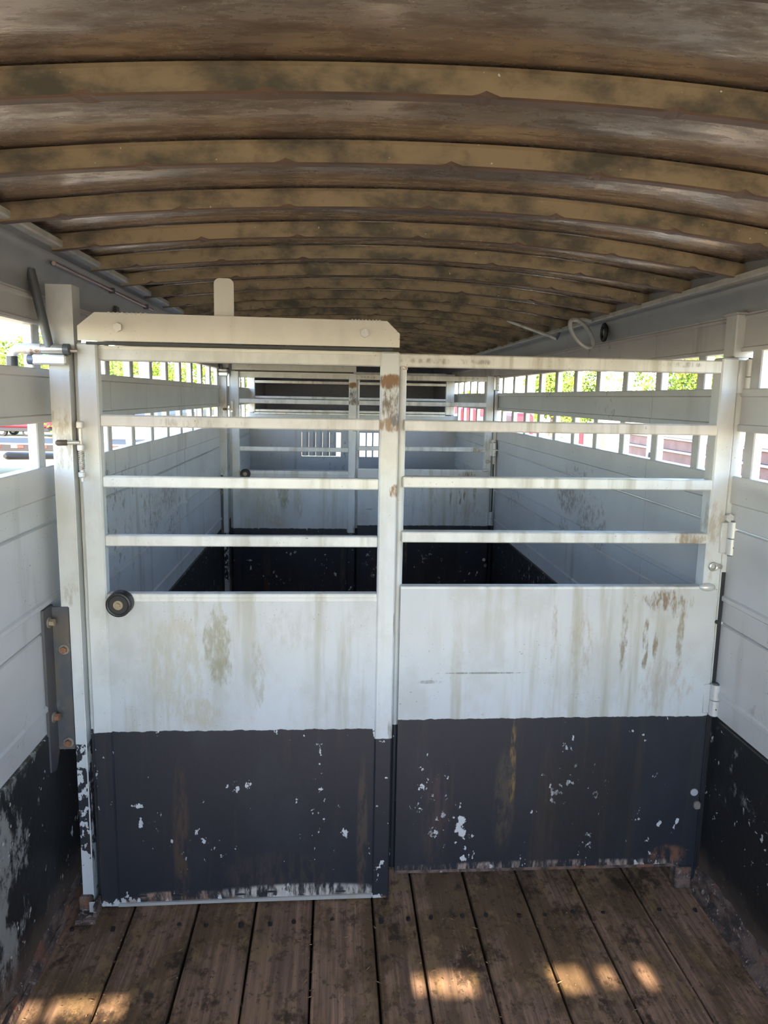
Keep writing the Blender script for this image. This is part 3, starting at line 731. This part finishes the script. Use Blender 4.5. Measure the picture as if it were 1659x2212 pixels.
# flatbed with conspicuity tape, left
t = thing('flatbed_trailer', 'dark flatbed trailer edge with red and white reflective tape, seen through the lower left slot', 'trailer', (-7, 17, GZ))
q = MB(); q.box(-11, -3.9, 16.8, 19.2, .12, .27, .01); q.build('deck', M['dark_deck'], t)
MB().box(-11, -3.9, 16.78, 16.86, .265, .292, .005).build('rub_rail', M['white'], t)
for i in range(14):
    MB().box(-10.6+.50*i, -10.6+.50*i+.13, 16.785, 16.80, .19, .25, 0).build('white_tape', M['white'], t)
    MB().box(-10.6+.50*i+.13, -10.6+.50*i+.27, 16.785, 16.80, .19, .25, 0).build('red_tape', M['tape_red'], t)
wheels(t, (-4.6, -5.5), 17.1, 18.9, .36, GZ+.36)
# red machine beyond
t = thing('red_implement', 'low red farm implement far across the tan yard, in the lower left slot', 'machine', (-14.5, 35, GZ))
MB().box(-15.6, -11.8, 34.6, 36, -.22, .1, .05).build('body', M['redpaint'], t); MB().box(-15.6, -11.8, 34.55, 36, -.40, -.22, .03).build('frame', M['blacktarp'], t)
wheels(t, (-15, -13.9, -12.4), 34.7, 35.9, .2, GZ+.2)
# padded black bar and grey pipe close outside the left wall
t = thing('padded_rail', 'black plastic wrapped bar outside the left wall, seen through the lower slot', 'rail', (-1.3, 3.3, 1.17))
q = MB(); q.tube([(-1.325, 3.07, 1.186), (-1.322, 3.09, 1.186), (-1.30, 3.25, 1.173), (-1.27, 3.55, 1.15)], [.008, .0165, .017, .0165], 14); q.build('padding', M['rubber'], t, True)
q = MB(); q.cyl((-1.275, 3.5, 1.153), (-1.18, 4.5, 1.08), .011, 12); q.build('bar', M['zinc'], t, True)
q = MB(); q.cyl((-1.18, 4.48, 1.09), (-1.18, 4.48, GZ), .018, 10); q.build('stand', M['zinc'], t, True)
t = thing('grey_pipe', 'horizontal grey pipe low in the lower left slot', 'pipe', (-1.7, 4, GZ))
q = MB(); q.cyl((-2.6, 4, 1.075), (-1.45, 4, 1.06), .0115, 10); q.build('pipe', M['zinc'], t, True)
for x in (-2.55, -1.5): MB().cyl((x, 4.01, 1.06), (x, 4.01, GZ), .014, 8).build('leg', M['zinc'], t)
# white trailer with black top, left far
t = thing('utility_trailer', 'white board sided trailer with black top band, in the lower left slots', 'trailer', (-5.4, 24, GZ))
for i in range(5):
    z0 = -.25+.17*i
    MB().box(-7.3, -5.0, 20.4, 20.5, z0, z0+.155, .004).build('side_board', M['white'], t)
    MB().box(-5.02, -4.92, 20.5, 31, z0, z0+.155, .004).build('side_board', M['white'], t)
MB().box(-7.3, -4.9, 20.35, 31.05, .60, .82, .01).build('tarp', M['blacktarp'], t)
for y in [20.9+1.45*i for i in range(7)]: MB().box(-4.93, -4.88, y, y+.09, -.3, .9, .005).build('stake', M['white'], t)
wheels(t, (-5.3,), 23.4, 24.6, .36, GZ+.36)
# red oxide dump trailer, right
t = thing('dump_trailer', 'red oxide board sided dump trailer parked close outside the right wall', 'trailer', (4.2, 6, GZ))
for i in range(9):
    z0 = .06+.118*i
    MB().box(3.2, 3.25, 2.4, 8.0, z0, z0+.096, .006).build('side_board', M['oxide'], t)
    MB().box(3.18, 3.24, 2.4, 8.0, z0+.096, z0+.116, .003).build('ledge', M['orangewood'] if i in (5,) else M['ledge'], t)  # one ledge orange: the lit board edge is put into its colour
MB().box(3.17, 3.27, 2.35, 8.03, 1.122, 1.165, .006).build('top_rail', M['ledge'], t)
MB().box(3.25, 5.4, 7.95, 8.0, .05, 1.12, .01).build('front_board', M['oxide'], t)
MB().box(3.25, 5.4, 2.4, 8.0, .0, .06, .01).build('bed', M['dark_steel'], t)
MB().box(3.155, 3.185, 7.22, 7.26, .1, 1.14, .003).build('stake', M['ledge'], t); MB().box(3.15, 3.18, 7.16, 7.2, .85, .95, .01).build('latch', M['blacktarp'], t)
wheels(t, (3.6, 5.1), 4.5, 5.5, .38, GZ+.38)
# white sheet stack, red posts, red truck, tanks further on
t = thing('panel_stack', 'white sheets leaning on an orange plank beyond the board sided trailer', 'panels', (5, 12, GZ))
MB().box(4.52, 5.5, 12, 12.12, GZ, .95, .01).build('sheet', M['white'], t)
q = MB(); q.tube([(4.62, 11.9, GZ), (4.42, 11.9, .98)], .05, 6); q.build('plank', M['orangewood'], t)
t = thing('red_post', 'upright red post beyond the right wall, between two lower slats', 'post', (4.08, 12, GZ))
MB().cyl((4.07, 12, GZ), (4.07, 12, 1.0), .065, 14).build('tube', M['redpaint'], t, True); MB().box(3.95, 4.2, 11.9, 12.1, GZ, GZ+.04, .01).build('base_plate', M['redpaint'], t)
t = thing('red_tractor', 'red tractor hood with white round lamps, in the lower right slots', 'tractor', (3.7, 13, GZ))
MB().box(3.45, 4.0, 12.6, 14.4, .25, .80, .08).build('hood', M['redpaint'], t); MB().box(3.5, 3.95, 14.4, 15.4, .25, 1.18, .06).build('cab', M['maroon'], t)
for x in (3.58, 3.86):
    q = MB(); q.ball((x, 12.6, .86), .075, 12); q.build('lamp', M['white'], t, True)
wheels(t, (3.4, 4.05), 13.2, 15.0, .5, GZ+.5)
t = thing('stake_trailer', 'maroon stake trailer with white rounded caps along its rail, far right slots', 'trailer', (3.4, 18, GZ))
MB().box(3.0, 4.6, 15.8, 22, .1, .95, .03).build('box', M['maroon'], t); MB().box(2.95, 4.65, 22, 22.4, .1, 1.25, .03).build('headboard', M['redpaint'], t)
for i in range(6):
    y = 15.9+1.1*i; q = MB(); q.ball((3.05, y, 1.0), .11, 10, 1, 1, .8); q.build('cap', M['white'], t, True)
wheels(t, (3.2, 4.4), 18, 19.2, .4, GZ+.4)
t = thing('red_tank', 'bright red upright tank seen past the far gate at right', 'tank', (2.3, 12.5, GZ))
q = MB(); q.cyl((2.27, 12.5, .2), (2.27, 12.5, 1.26), .16, 18); q.build('shell', M['redpaint'], t, True); q = MB(); q.cyl((2.27, 12.5, 1.26), (2.27, 12.5, 1.32), .16, 18, .08); q.build('dome', M['redpaint'], t, True)
MB().box(2.1, 2.44, 12.35, 12.65, GZ, .22, .02).build('stand', M['maroon'], t)
